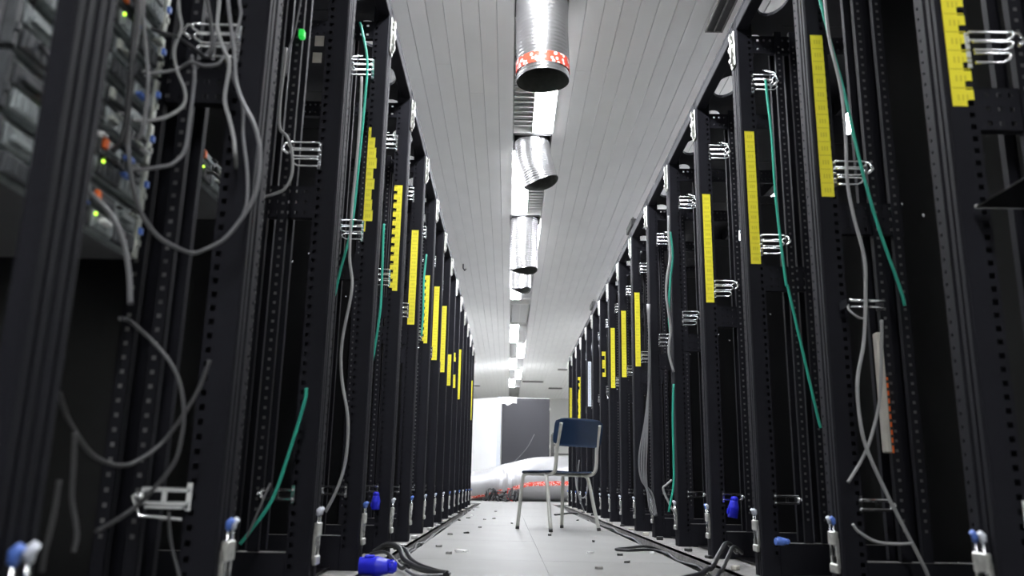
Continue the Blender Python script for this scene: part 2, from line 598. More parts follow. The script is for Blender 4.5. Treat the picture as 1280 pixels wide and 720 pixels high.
def hairpins(m, s, x0, x1, y0, zs, dz, r=.0032, mi=0):
    """a bunch of bent wire loops lying level, root at x0, tip at x1"""
    for j, z in enumerate(zs):
        yo = y0 - .012 * j
        L = x1 - .012 * (j % 2)
        pts = [(s * x0, yo, z - dz), (s * (L - .012), yo, z - dz), (s * (L - .003), yo - .01, z - dz * .6), (s * L, yo - .012, z),
               (s * (L - .003), yo - .01, z + dz * .6), (s * (L - .012), yo, z + dz), (s * x0, yo, z + dz)]
        m.tube(pts, r, 6, mi)


CACHE = {}


def rack_meshes(s, W, rail):
    key = (s, W)
    if key in CACHE:
        return CACHE[key]
    D = {}
    A = Vector((s, 0, 0))
    Yv = Vector((0, 1, 0))
    Z = Vector((0, 0, 1))
    yf = W - .045           # near face of the far post
    PD = .066
    HP = .0275

    def strip_side(m, x0, x1, yy, face, cols, hole, z0=ZP0, z1=ZP1, mi=0, pitch=HP, depth=.003):
        # a strip in an x-z plane, facing -y (face=-1) or +y
        if s > 0:
            o, u = ((x0, yy, z0), A) if face < 0 else ((s * x1, yy, z0), -A)
        else:
            o, u = ((s * x1, yy, z0), -A) if face < 0 else ((s * x0, yy, z0), A)
        if u == A:
            cc = sorted(c - x0 for c in cols); o = (s * x0, yy, z0)
        else:
            cc = sorted(x1 - c for c in cols); o = (s * x1, yy, z0)
        m.perf(o, u, Z, x1 - x0, z1 - z0, cc, pitch, hole, v0=.07, v1=z1 - z0 - .05, depth=depth, mi=mi)

    def post(ya, yb, hole_face, front_holes, PD=PD):
        m = MB()
        c = .005
        for yy, fc in ((ya, -1), (yb, 1)):
            if fc == hole_face and PD > .03:
                strip_side(m, c, PD, yy, fc, [PD - .013], .0115)
            else:
                m.quad((s * c, yy, ZP0), (s * PD, yy, ZP0), (s * PD, yy, ZP1), (s * c, yy, ZP1))
        for (p, q) in (((c, ya), (0, ya + c)), ((c, yb), (0, yb - c))):
            m.quad((s * p[0], p[1], ZP0), (s * q[0], q[1], ZP0), (s * q[0], q[1], ZP1), (s * p[0], p[1], ZP1))
        if front_holes:
            L = yb - ya - 2 * c
            if s < 0:
                m.perf((0, ya + c, ZP0), Yv, Z, L, ZP1, [L - .012], HP, .007, v0=.07, v1=2.2)
            else:
                m.perf((0, yb - c, ZP0), -Yv, Z, L, ZP1, [.012], HP, .007, v0=.07, v1=2.2)
        else:
            g0, g1 = ya + .018, ya + .026     # a shallow groove down the front
            for (a, bb, x) in ((ya + c, g0, 0), (g1, yb - c, 0), (g0, g1, .004)):
                m.quad((s * x, a, ZP0), (s * x, bb, ZP0), (s * x, bb, ZP1), (s * x, a, ZP1))
            for gg in (g0, g1):
                m.quad((0, gg, ZP0), (s * .004, gg, ZP0), (s * .004, gg, ZP1), (0, gg, ZP1))
        m.quad((s * PD, ya, ZP0), (s * PD, yb, ZP0), (s * PD, yb, ZP1), (s * PD, ya, ZP1))
        for zz in (ZP0, ZP1):
            m.quad((0, ya, zz), (s * PD, ya, zz), (s * PD, yb, zz), (0, yb, zz))
        return m.mesh('post', M['paint'])
    D['post_far'] = post(yf, W, -1, False)
    D['post_near'] = post(0, .045, 1, True)
    D['slim_far'] = post(yf, W, -1, False, .024)
    D['slim_near'] = post(0, .045, 1, False, .024)

    def railm(xa, yy, face):
        m = MB()
        w = .028
        strip_side(m, xa - w / 2, xa + w / 2, yy, face, [xa], .0085, .12, 2.2, 0, .0275, 0)
        d = -face * .012
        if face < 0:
            m.box(s * (xa - w / 2 + .004), s * (xa + w / 2 - .004), yy + d * .12, yy + d * .3, .13, 2.19, mi=1)  # invented backing strip whose pale colour makes the holes look lit
        else:
            m.quad((s * (xa - w / 2), yy + d, .12), (s * (xa + w / 2), yy + d, .12), (s * (xa + w / 2), yy + d, 2.2), (s * (xa - w / 2), yy + d, 2.2))
        m.box(s * (xa - w / 2), s * (xa - w / 2 + .002), yy, yy + d * 1.6, .12, 2.2)
        m.box(s * (xa + w / 2 - .002), s * (xa + w / 2), yy, yy + d * 1.6, .12, 2.2)
        return m.mesh('mounting_rail', [M['paint'], M['raildots']])
    D['rail1'] = railm(rail[0], yf, -1)
    D['rail2'] = railm(rail[1], yf, -1)
    D['rail3'] = railm(rail[0], .045, 1)
    D['rail4'] = railm(rail[1], .045, 1)
    m = MB(); m.box(s * (rail[1] + .018), s * (RD - .07), W - .030, W - .026, .1, 1.74)
    m.box(s * (rail[1] + .018), s * (RD - .07), W - .034, W - .030, 1.70, 1.74)
    D['side_panel'] = m.mesh('side_panel', M['panel'])
    m = MB()
    m.ball((0, W - .035, 0), .0055)
    D['screws'] = m.mesh('screw', M['chrome'])
    # roof with two oval cut-outs near the front
    m = MB()
    cuts = [(.09, .30), (.45, .70)]
    seg = 20
    zr0, zr1 = RH - .014, RH

    def oval_plate(x0, x1, y0, y1, cx, cy, rx, ry):
        n0 = len(m.v)
        for zz in (zr0, zr1):
            for i in range(seg):
                a = 2 * math.pi * (i + .5) / seg
                ca, sa = math.cos(a), math.sin(a)
                t = 1 / max(abs(ca), abs(sa))
                ox = cx + (x1 - x0) / 2 * max(-1, min(1, ca * t))
                oy = cy + (y1 - y0) / 2 * max(-1, min(1, sa * t))
                m.v.append((s * ox, oy, zz)); m.v.append((s * (cx + rx * ca), cy + ry * sa, zz))
        for L in (0, 1):
            for i in range(seg):
                j = (i + 1) % seg
                o = n0 + L * seg * 2
                m.f.append((o + 2 * i, o + 2 * j, o + 2 * j + 1, o + 2 * i + 1)); m.mi.append(0); m.sm.append(False)
        for i in range(seg):
            j = (i + 1) % seg
            m.f.append((n0 + 2 * i + 1, n0 + 2 * j + 1, n0 + seg * 2 + 2 * j + 1, n0 + seg * 2 + 2 * i + 1)); m.mi.append(0); m.sm.append(False)
    hw = W / 2
    for (y0_, y1_) in ((0, hw), (hw, W)):
        oval_plate(0.03, .21, y0_, y1_, .12, (y0_ + y1_) / 2, .058, .115)
    m.box(0, s * .03, 0, W, zr0, zr1)
    m.box(s * .21, s * RD, 0, W, zr0, zr1)
    D['roof'] = m.mesh('roof', M['paint'])
    m = MB()
    m.box(0, s * .05, .045, yf, 2.205, RH - .015, bev=.003)
    D['top_rail'] = m.mesh('top_rail', M['paint'])
    m = MB(); m.box(s * .066, s * (RD - .066), yf + .002, yf + .040, .0, .118, bev=.002)
    m.box(s * .067, s * (RD - .067), yf + .002, yf + .040, .118, .1195, mi=1)
    D['base_panel'] = m.mesh('base_panel', [M['paint'], M['sill']])
    m = MB(); m.box(s * (RD - .05), s * RD, .045, yf, .0, .10, bev=.003)
    D['rear_base'] = m.mesh('rear_base_rail', M['paint'])
    m = MB(); m.box(s * (RD - .05), s * RD, .045, yf, 2.18, RH - .015)
    D['rear_top'] = m.mesh('rear_top_rail', M['paint'])
    m = MB(); m.box(s * .10, s * (RD - .05), .01, W - .05, .004, .010)
    D['base_pan'] = m.mesh('base_pan', M['panel'])

    def xbar(z0, z1, x0, x1):
        m = MB()
        rows = 3 if z1 - z0 > .09 else 2
        # rows of square holes: perforated strip laid level
        L = x1 - x0
        u = Z
        if s > 0:
            o, u, v = (s * x0, yf + .004, z1), -Z, A
            m.perf(o, u, v, z1 - z0, L, [(z1 - z0) * (i + .5) / rows for i in range(rows)], .026, .010, v0=.012, depth=.002)
        else:
            o, u, v = (s * x0, yf + .004, z0), Z, A
            m.perf(o, u, v, z1 - z0, L, [(z1 - z0) * (i + .5) / rows for i in range(rows)], .026, .010, v0=.012, depth=.002)
        m.box(s * x0, s * x1, yf + .004, yf + .024, z1 - .002, z1)
        m.box(s * x0, s * x1, yf + .004, yf + .024, z0, z0 + .002)
        return m.mesh('crossbar', M['paint'])
    D['xbar_mid'] = xbar(1.068, 1.168, .066, rail[1] + .02)
    D['xbar_top'] = xbar(2.10, 2.18, .066, RD - .066)
    # chrome cable rings on the inner side of the far post
    m = MB()
    hairpins(m, s, .058, .150, yf - .012, [1.288, 1.258], .010)
    hairpins(m, s, .058, .128, yf - .026, [1.228], .011)
    m.tube([(s * .14, yf - .012, 1.30), (s * .158, yf - .03, 1.285), (s * .158, yf - .045, 1.26), (s * .14, yf - .05, 1.245)], .0042, 6)
    m.box(s * .052, s * .062, yf - .006, yf - .001, 1.215, 1.30)
    D['ring_mid'] = m.mesh('cable_ring', M['chrome'])
    m = MB()
    hairpins(m, s, .058, .145, yf - .012, [1.985, 1.955, 1.925], .010)
    m.tube([(s * .10, yf - .02, 2.01), (s * .14, yf - .04, 1.99), (s * .15, yf - .05, 1.95), (s * .12, yf - .05, 1.92)], .0045, 6)
    m.box(s * .052, s * .062, yf - .006, yf - .001, 1.91, 2.0)
    D['ring_top'] = m.mesh('cable_ring', M['chrome'])
    m = MB()
    for z in (.262, .287):
        m.box(s * .056, s * .145, yf - .016, yf - .006, z - .0045, z + .0045, bev=.003)
    m.box(s * .095, s * .105, yf - .014, yf - .008, .262, .287)
    m.ball((s * .145, yf - .012, .274), .011, 8, 6)
    m.box(s * .052, s * .062, yf - .008, yf - .001, .25, .30)
    D['ring_low'] = m.mesh('cable_ring', M['chrome'])
    m.tube([(s * .056, yf - .03, .236), (s * .135, yf - .03, .240), (s * .150, yf - .03, .275), (s * .145, yf - .03, .278)], .004, 6)
    m.box(s * .06, s * .13, yf - .028, yf - .012, .252, .258, bev=.002)
    D['ring_tray'] = m.mesh('cable_ring', M['chrome'])
    # door hinge plates on the front of the paired posts
    m = MB()
    q = .013
    m.box(-s * .001, -s * q, W - .026, W + .026, .160, .198, bev=.003)
    m.box(-s * .001, -s * q, W - .026, W + .026, .085, .110, bev=.003)
    m.box(-s * .001, -s * .008, W - .026, W - .017, .10, .18)
    m.box(-s * .001, -s * .008, W + .017, W + .026, .10, .18)
    D['hinge_plate'] = m.mesh('hinge_plate', M['bracket'])
    m = MB()
    m.tube([(-s * .008, W - .014, .13), (-s * .008, W - .014, .225)], .0038, 8)
    D['pin'] = m.mesh('hinge_pin', M['chrome'])
    m = MB()
    m.tube([(-s * .008, W - .014, .218), (-s * .009, W - .014, .230), (-s * .016, W - .016, .236)], [.0062, .0072, .0055], 8)
    D['cap_blue'] = m.mesh('pin_cap', M['bluecap'])
    D['cap_white'] = m.mesh('pin_cap', M['whitecap'])
    m = MB()
    m.box(-s * .001, -s * .008, W - .030, W + .024, 2.05, 2.21, bev=.003)
    for z, y_, r_ in ((2.19, .0, .012), (2.165, -.012, .010), (2.14, .008, .013), (2.11, -.006, .011), (2.085, .004, .012), (2.062, -.01, .009)):
        m.box(-s * .008, -s * (.012 + r_ * .6), W + y_ - r_, W + y_ + r_, z - r_, z + r_ * .8, bev=.003)
    m.tube([(-s * .016, W - .016, 2.06), (-s * .018, W - .014, 2.20)], .004, 6)
    D['top_hinge'] = m.mesh('top_hinge', M['bracket'])
    # yellow numbering strip on the inner side of the far post
    def ustrip(z0, z1, x0, x1, torn=False, matn='yellow', notch=False):
        m = MB()
        n = max(1, round((z1 - z0) / .0445))
        hgt = (z1 - z0) / n
        rnd = random.Random(int(z0 * 1e4) + n + int(torn))
        for i in range(n):
            xa, xb = x0, x1
            if torn:
                if rnd.random() < .3:
                    xa += .030
                else:
                    xa += rnd.uniform(0, .014)
            za, zb = z0 + i * hgt, z0 + (i + 1) * hgt
            if notch:       # strip punched through by the square holes
                m.box(s * xa, s * (xb - .016), yf - .0022, yf - .0006, za + .0002, zb)
                m.box(s * (xb - .016), s * xb, yf - .0022, yf - .0006, za + hgt * .35, zb - hgt * .12)
            else:
                m.box(s * xa, s * xb, yf - .0022, yf - .0006, za + .0002, zb)
            m.box(s * (xa + .002), s * (xb - .002), yf - .0030, yf - .0020, zb - .0030, zb - .0002, mi=1)   # printed line
            for k in range(3):   # raised digits of the scale
                xx = xa + (xb - xa) * (.25 + .2 * k)
                m.box(s * xx, s * (xx + .0045), yf - .0027, yf - .0020, za + hgt * .3, za + hgt * .62, mi=1)
        return m.mesh('numbering_strip', [M[matn], M[matn + '_print']])
    D['ustrip'] = ustrip
    CACHE[key] = D
    return D


NTH = ['first', 'second', 'third', 'fourth', 'fifth', 'sixth', 'seventh', 'eighth', 'ninth', 'tenth', 'eleventh', 'twelfth',
       'thirteenth', 'fourteenth', 'fifteenth', 'sixteenth', 'seventeenth']
LTAPE = {0: (1.26, 1.70, True), 1: (1.20, 1.735, 'n'), 2: (1.18, 1.74, False), 3: (1.20, 1.66, 'n'), 4: (1.20, 1.765, False), 5: (1.21, 1.775, False),
         6: (1.185, 1.476, False), 7: (1.25, 1.70, True), 8: (1.21, 1.765, False), 12: (1.21, 1.785, False)}
RTAPE = {-2: (1.12, 1.75, 'n'), -1: (1.185, 1.735, False), 0: (1.175, 1.74, False), 1: (1.185, 1.74, False), 4: (1.19, 1.76, False), 5: (1.205, 1.775, False),
         6: (1.20, 1.767, False), 7: (1.40, 1.66, True), 9: (1.236, 1.777, 'w'), 11: (1.17, 1.78, True), 13: (1.24, 1.80, False)}
rng = random.Random(3)


def rack(s, k, far, W, order):
    D = rack_meshes(s, W, (.156, .214) if s < 0 else (.176, .238))
    X = WL if s < 0 else WR
    row = 'left' if s < 0 else 'right'
    e = empty('server_rack', (X, far - W, 0))
    tp = (LTAPE if s < 0 else RTAPE).get(k)
    extra = ''
    if tp:
        extra = {True: ' with torn yellow strip', False: ' with yellow strip', 'n': ' with punched yellow strip', 'w': ' with white strip'}[tp[2]]
    tag(e, 'black server rack%s, %s from the camera in the %s row' % (extra, NTH[order], row), 'server rack', 'server racks of the %s row' % row)
    slim = s < 0 and k == -3
    link('post', D['slim_far' if slim else 'post_far'], e)
    link('post', D['slim_near' if s < 0 and k == -2 else 'post_near'], e)
    link('post', D['post_far'], e, (s * (RD - .066), 0, 0))
    link('post', D['post_near'], e, (s * (RD - .066), 0, 0))
    for r_ in ('rail1', 'rail2', 'rail3', 'rail4'):
        if (slim and r_ in ('rail1', 'rail2')) or (s < 0 and k == -2 and r_ in ('rail3', 'rail4')):
            continue
        link('mounting_rail', D[r_], e)
    for n_, d_ in (('roof', 'roof'), ('top_rail', 'top_rail'), ('base_panel', 'base_panel'),
                   ('rear_base_rail', 'rear_base'), ('rear_top_rail', 'rear_top'), ('base_pan', 'base_pan'), ('crossbar', 'xbar_mid'), ('crossbar', 'xbar_top')):
        if slim and n_ in ('crossbar', 'base_panel'):
            continue
        link(n_, D[d_], e)
    p = None if slim else link('side_panel', D['side_panel'], e)
    if p and s > 0 and k == -1:
        p.scale.z = 1.25
    if p:
        for (x, z) in ((.262, 1.17), (.325, 1.135)):
            link('screw', D['screws'], p, (s * x, 0, z / p.scale.z))
    for d_ in (() if slim else ('ring_mid', 'ring_top', 'ring_low')):
        o = link('cable_ring', D['ring_tray' if s < 0 and k == -2 and d_ == 'ring_low' else d_], e)
        o['label'] = 'chrome cable ring'
        o.location.z = rng.uniform(-.006, .006) - (.055 if s < 0 and k == -2 and d_ == 'ring_mid' else 0)
    h = link('hinge_plate', D['hinge_plate'], e)
    h['label'] = 'bare steel hinge plate'
    blue = rng.random() < .5
    link('hinge_pin', D['pin'], h); link('hinge_pin', D['pin'], h, (0, .028, 0))
    link('pin_cap', D['cap_blue' if blue else 'cap_white'], h)
    link('pin_cap', D['cap_white' if rng.random() < .6 else 'cap_blue'], h, (0, .028, 0))
    t = link('top_hinge', D['top_hinge'], e)
    t['label'] = 'bare steel hinge'
    if tp:
        z0, z1, kind = tp
        x0, x1 = (.014, .053) if s > 0 else (.018, .058)
        if kind == 'n' and k == -2:
            x0, x1 = .012, .060
        st = link('numbering_strip', D['ustrip'](z0, z1, x0, x1, kind is True, 'white_strip' if kind == 'w' else 'yellow', kind == 'n'), e)
        st['label'] = ('white' if kind == 'w' else 'yellow') + ' numbered strip'
    return e


for i, k in enumerate(range(-3, 13)):
    far = 3.11 + .75 * k
    W = .746
    if k == -3:
        far = .925
    if k == -2:
        W = far - .927
    rack(-1, k, far, W, i)
for i, k in enumerate(range(-2, 14)):
    rack(1, k, 3.165 + .75 * k, .746, i)

# sills the racks stand on and the open cable trench beside them
for s, X, e0 in ((-1, WL, XL), (1, WR, XR)):
    m = MB()
    w = .022 if s < 0 else .06
    m.box(X + s * .9, X - s * w, -1.5, 13.0, -.012, -.001)
    m.box(X - s * w, X - s * (w - .006), -1.5, 13.0, -.055, -.001)
    m.box(X - s * .004, X + s * .03, -1.5, 13.0, -.3, -.012)
    sl = structure(m.build('trim_1' if s < 0 else 'trim_2', M['sill']))
    # stringers that carry the floor panels
    m = MB(); m.box(e0 - s * .03, e0 + s * .004, -1.2, 13.0, -.075, -.037)
    for j in range(24):
        m.box(e0 + s * .004, X - s * (w - .01), -1.0 + j * .6, -.97 + j * .6, -.09, -.05)
        m.box(e0 - s * .02, e0 + s * .01, -1.0 + j * .6, -.97 + j * .6, -.30, -.06)
    structure(m.build('trim_3' if s < 0 else 'trim_4', M['subfloor']))


# ------------------------------------------------------------------ cables
def cable(pts, r, matn, label, group=None, name='cable', n=7, seg=8):
    m = MB()
    P = spline([Vector(p) for p in pts], n)
    base = P[-1].copy()
    m.tube([p - base for p in P], r, seg)
    o = m.build(name, M[matn], None, base)
    return tag(o, label, 'cable', group)


def pcable(pp, Y, r, matn, label, **kw):
    pts = [at(p[0], p[1], p[2] if len(p) > 2 else Y) for p in pp]
    return cable(pts, r, matn, label, **kw)


G1 = 'loose cables by the servers on the left'
pcable([(272, -40), (274, 0), (272, 35), (281, 64), (287, 80), (281, 123), (287, 150), (292, 172), (294, 195), (295, 212, 1.58), (297, 235, 1.75)], 1.50, .0042, 'white_cable',
       'bright grey cable hanging straight down beside the second left post', group=G1)
pcable([(283, -40), (285, 0), (289, 35), (293, 66), (295, 101), (303, 127), (316, 152), (323, 175), (325, 200), (320, 240), (304, 270), (281, 298), (256, 312), (238, 316),
        (212, 305, 1.42), (194, 292, 1.38), (174, 261, 1.34), (163, 214, 1.30), (159, 150, 1.28), (163, 90, 1.28), (172, 40, 1.28), (176, -20, 1.28)], 1.49, .0042, 'grey_cable',
       'long grey cable in a wide loop across the second left post', group=G1)
pcable([(297, -40), (299, 0), (301, 19), (293, 47), (282, 68), (289, 92), (303, 130), (304, 170), (309, 215), (309, 250), (304, 269)], 1.52, .0035, 'grey_cable',
       'thin grey cable twisting down behind the wide cable loop', group=G1)
pcable([(222, -20), (224, 14), (227, 35), (218, 61), (221, 87), (231, 113), (229, 132), (208, 146, 1.40), (182, 151, 1.36), (165, 150, 1.34)], 1.44, .0035, 'white_cable',
       'pale cable curling from the top into the server stack', group=G1)
pcable([(240, 70, 1.5), (243, 88), (242, 111), (237, 150), (231, 187), (218, 203, 1.42), (205, 208, 1.40), (174, 212, 1.36), (158, 212, 1.34)], 1.45, .0036, 'grey_cable',
       'grey cable bending into the middle of the server stack', group=G1)
pcable([(165, 20, 1.34), (177, 31, 1.36), (200, 40, 1.38), (222, 47), (243, 61), (260, 72), (266, 56), (264, 30), (259, 0), (255, -30)], 1.44, .0038, 'dark_cable',
       'black cable drooping from the servers and rising to the top', group=G1)
pcable([(180, 92, 1.34), (196, 91, 1.36), (220, 87), (239, 78), (255, 82), (272, 80), (280, 70)], 1.44, .0034, 'grey_cable',
       'short grey cable sagging below the bright connectors', group=G1)
pcable([(154, -25), (156, 0), (161, 24), (163, 42), (168, 38), (175, 28), (180, 5), (182, -25)], 1.32, .0036, 'white_cable',
       'pale cable looped in front of the top servers', group=G1)
pcable([(178, -25), (178, 10), (181, 47), (185, 94), (183, 132), (178, 163), (172, 175)], 1.31, .0038, 'grey_cable',
       'grey cable hanging down along the server fronts', group=G1)
pcable([(114, 242), (122, 250), (131, 259), (141, 272), (150, 289), (158, 318), (162, 349), (163, 380)], 1.22, .0042, 'grey_cable',
       'grey cable emerging behind the nearest left post', group=G1)
pcable([(240, 0, 1.6), (258, 18, 1.6), (264, 40, 1.6), (262, 62, 1.6), (250, 70, 1.6), (245, 40, 1.6), (252, 10, 1.6), (256, -20, 1.6)], 1.6, .0034, 'grey_cable',
       'small coil of grey cable under the rack top', group=G1)
pcable([(172, -20), (170, 20), (166, 60), (163, 110), (158, 150), (152, 175), (140, 190)], 1.27, .0048, 'dark_cable',
       'thick black cable over the left edge of the servers', group=G1)
pcable([(10, 70), (22, 40), (38, 15), (45, -20)], 1.05, .0045, 'dark_cable', 'black cable at the left edge of the picture, rising', group=G1)
pcable([(0, 95), (20, 62), (40, 56), (58, 64), (66, 90)], 1.06, .0045, 'dark_cable', 'black cable arching over the servers at the left edge', group=G1)
pcable([(150, 398, 1.34), (163, 402), (188, 424), (210, 449), (224, 477), (230, 513), (227, 547), (217, 580), (187, 617), (165, 637), (139, 654, 1.34), (120, 664, 1.3)], 1.40, .0036, 'shaded_cable',
       'grey cable bowed in the lower half of the nearest left rack')
pcable([(74, 490, 1.10), (80, 510, 1.12), (88, 530, 1.15), (115, 568, 1.22), (150, 582, 1.28), (177, 573, 1.34), (204, 552), (227, 522), (249, 485), (262, 450)], 1.42, .0034, 'shaded_cable',
       'grey cable sagging low across the nearest left rack')
pcable([(94, 540), (92, 585), (90, 622), (95, 655), (96, 672), (92, 690)], 1.14, .0034, 'shaded_cable', 'short vertical cable low behind the nearest left post')
pcable([(74, 600), (68, 640), (61, 672), (56, 690), (52, 715)], 1.04, .0032, 'shaded_cable', 'thin cable at the foot of the nearest left post')
pcable([(211, 640), (212, 660), (215, 684), (224, 720), (230, 745)], 1.48, .003, 'shaded_cable', 'thin cable dropping from the lowest ring of the second post')
pcable([(358, 60), (354, 95), (350, 130), (350, 160), (359, 171), (365, 191), (365, 217), (356, 236), (341, 243), (330, 246)], 2.20, .0045, 'white_cable',
       'white cable bowed beside the chrome rings of the third post')
pcable([(377, -25), (376, 0), (368, 41), (361, 62), (357, 95)], 2.25, .003, 'grey_cable', 'thin cable at the top between second and third post')
pcable([(452, 96), (450, 150), (445, 210), (440, 260), (437, 320), (440, 360), (428, 425), (427, 470), (435, 525), (432, 575), (422, 610), (407, 640)], 2.95, .0055, 'white_cable',
       'long white cable hanging the height of the third left rack')
pcable([(450, 28), (453, 40), (459, 75), (457, 115), (450, 190), (440, 280), (425, 340), (418, 370)], 2.97, .005, 'green_cable',
       'green cable hanging from the top rings of the third left rack')
pcable([(383, 485), (380, 505), (360, 570), (340, 625), (312, 665), (300, 680)], 2.22, .0048, 'green_cable', 'green cable slanting low behind the second left post')
pcable([(338, 604), (330, 622), (318, 650), (308, 672)], 2.2, .003, 'grey_cable', 'thin grey cable under the low ring beside the slanting green one')
pcable([(480, 280), (479, 300), (477, 360), (475, 390), (470, 425), (466, 450)], 3.7, .0055, 'green_cable', 'short green cable in the fourth left rack')
pcable([(533, 318), (530, 350), (529, 390), (527, 420)], 5.1, .006, 'green_cable', 'thin green cable by the yellow strips of the left row')
# right row
pcable([(1020, -25), (1025, 0), (1040, 60), (1055, 115), (1072, 190), (1085, 240), (1100, 290), (1125, 360), (1131, 382)], 2.30, .0048, 'green_cable',
       'green cable running down beside the tallest yellow strip on the right')
pcable([(1030, -25), (1031, 0), (1037, 50), (1051, 110), (1057, 170), (1059, 225), (1067, 270), (1080, 320), (1082, 360), (1080, 425), (1072, 475), (1075, 525), (1085, 565), (1110, 620), (1152, 702), (1160, 720)],
       2.28, .0052, 'white_cable', 'long white cable winding down the second right rack')
pcable([(1102, 400), (1102, 430), (1100, 495), (1092, 535), (1082, 565), (1070, 587), (1060, 603)], 2.33, .0048, 'white_cable', 'white cable crossing the longer one low in the second right rack')
pcable([(1066, 655), (1074, 665), (1095, 677), (1122, 680), (1140, 679)], 2.25, .004, 'white_cable', 'short white cable sagging at the base of the second right rack')
pcable([(1061, 379, 2.30), (1060, 385, 2.295), (1065, 391), (1074, 397), (1083, 398)], 2.283, .003, 'white_cable', 'thin white cable under the chrome handle bar on the right')
pcable([(957, 100), (958, 112), (965, 175), (970, 250), (982, 350), (985, 360), (1000, 425), (1022, 520), (1026, 535)], 3.05, .0055, 'green_cable',
       'green cable hanging from the top rings of the third right rack')
pcable([(836, 270), (836, 295), (838, 320), (834, 345), (833, 370), (838, 410), (836, 440), (842, 465)], 4.5, .007, 'white_cable', 'white cable beside a green one in the fifth right rack')
pcable([(838, 290), (841, 320), (838, 350), (836, 390), (838, 420)], 4.52, .006, 'green_cable', 'green cable twined behind a white one in the fifth right rack')
pcable([(842, 480), (841, 520), (842, 570), (842, 605), (836, 640)], 4.5, .006, 'green_cable', 'short green cable low in the fifth right rack')
for j in range(4):
    pcable([(812 - j, 380), (811 + j * .5, 450), (810 - j, 520), (808 - 3 * j, 570), (808 - 2 * j, 600), (812 + j, 635 - 6 * j), (818 + j, 645)], 5.2 + .03 * j, .0055, 'grey_cable',
           'white cable in the bundle hanging in the sixth right rack', group='white cables of the bundle')
pcable([(840, 600), (833, 606), (829, 612), (838, 632), (846, 645)], 4.6, .006, 'white_cable', 'white cable looped at the low ring of the fifth right rack')
pcable([(719, 590), (721, 610), (727, 622), (733, 618), (735, 600)], 9.5, .008, 'white_cable', 'white cable hanging in a loop behind the chair', name='cable')
cable([at(724, 575, 10.3), at(722, 595, 10.3), at(722, 615, 10.3), (.935, 10.3, .01)], .008, 'grey_cable', 'thin grey cable behind the seat of the chair')

# trench cables on both sides
rc = random.Random(11)
for s, X0, lab in ((-1, -.448, 'left'), (1, .77, 'right')):
    for j in range(4 if s < 0 else 5):
        pts = []
        yy = 1.0
        while yy < 12.8:
            pts.append((X0 + s * .012 * j + rc.uniform(-.016, .016), yy, -.022 - .010 * j + rc.uniform(-.008, .026)))
            yy += .35
        cable(pts, .008 + .002 * (j % 2), 'dark_cable' if j != 1 else 'black',
              'black cable in the trench along the %s racks' % lab, group='cables in the %s trench' % lab, n=3, seg=6)

# black leads on the floor
cable([(-.56, 3.62, .02), (-.50, 3.60, .055), (-.44, 3.52, .045), (-.40, 3.36, .018), (-.34, 3.18, .010), (-.27, 3.02, .009), (-.215, 2.93, .009), (-.20, 2.90, .009)], .011, 'dark_cable',
      'thick black lead coming out of the left racks onto the floor')
cable([(-.56, 3.66, .015), (-.49, 3.64, .045), (-.42, 3.54, .04), (-.37, 3.36, .016), (-.31, 3.18, .010), (-.24, 3.02, .009), (-.20, 2.96, .009)], .009, 'dark_cable',
      'second black lead beside the thick one on the floor')
cable([(-.54, 3.42, .03), (-.47, 3.32, .045), (-.42, 3.20, .03), (-.37, 3.05, .014), (-.345, 2.97, .030), (-.33, 2.93, .03)], .007, 'dark_cable',
      'thin black lead running to the blue plug')
cable([(-.335, 2.885, .025), (-.30, 2.86, .012), (-.26, 2.875, .009), (-.22, 2.90, .009), (-.195, 2.95, .009), (-.20, 3.0, .009)], .006, 'grey_cable',
      'grey lead curling away from the blue plug')
cable([(.97, 3.60, .05), (.91, 3.52, .09), (.86, 3.44, .06), (.80, 3.34, .01), (.76, 3.24, .014), (.70, 3.10, .009), (.63, 2.98, .009), (.55, 2.85, .009)], .010, 'dark_cable',
      'black lead falling from the right racks to the floor')
cable([(.98, 3.56, .05), (.92, 3.46, .08), (.87, 3.36, .05), (.82, 3.26, .01), (.78, 3.14, .014), (.74, 3.02, .009), (.70, 2.9, .009)], .008, 'dark_cable',
      'second black lead falling from the right racks')
cable([(.80, 4.42, -.01), (.72, 4.40, .012), (.60, 4.30, .008), (.54, 4.22, .008), (.60, 4.18, .008), (.72, 4.2, .01), (.79, 4.15, -.01)], .007, 'dark_cable',
      'flat loop of black lead on the floor before the chair')
cable([(.80, 9.6, .0), (.70, 9.5, .008), (.58, 9.1, .008), (.50, 8.9, .008)], .008, 'dark_cable', 'thin dark lead on the floor behind the chair')


# ------------------------------------------------------------------ plugs
def plug(loc, rz, ry, label, sc=1.0, mn='blue'):
    e = empty('power_plug', loc, rz)
    e.rotation_euler.y = ry
    e.scale = (sc, sc, sc)
    tag(e, label, 'plug')
    m = MB()
    m.tube([(-.062, 0, 0), (-.060, 0, 0), (-.02, 0, 0), (-.012, 0, 0), (0, 0, 0), (.03, 0, 0), (.036, 0, 0)], [.026, .030, .030, .033, .033, .025, .024], 16)
    m.build('shell', M[mn], e)
    m = MB()
    m.tube([(.036, 0, 0), (.055, 0, 0), (.064, 0, 0)], [.022, .020, .014], 14)
    m.build('gland', M[mn], e)
    m = MB(); m.box(-.045, -.01, -.012, .012, .026, .037, bev=.004)
    m.build('lid', M[mn], e)
    m = MB()
    for k in range(8):
        a = 2 * math.pi * k / 8
        m.box(.038, .054, .021 * math.cos(a) - .002, .021 * math.cos(a) + .002, .021 * math.sin(a) - .002, .021 * math.sin(a) + .002)
    m.build('grip_ribs', M[mn], e)
    return e


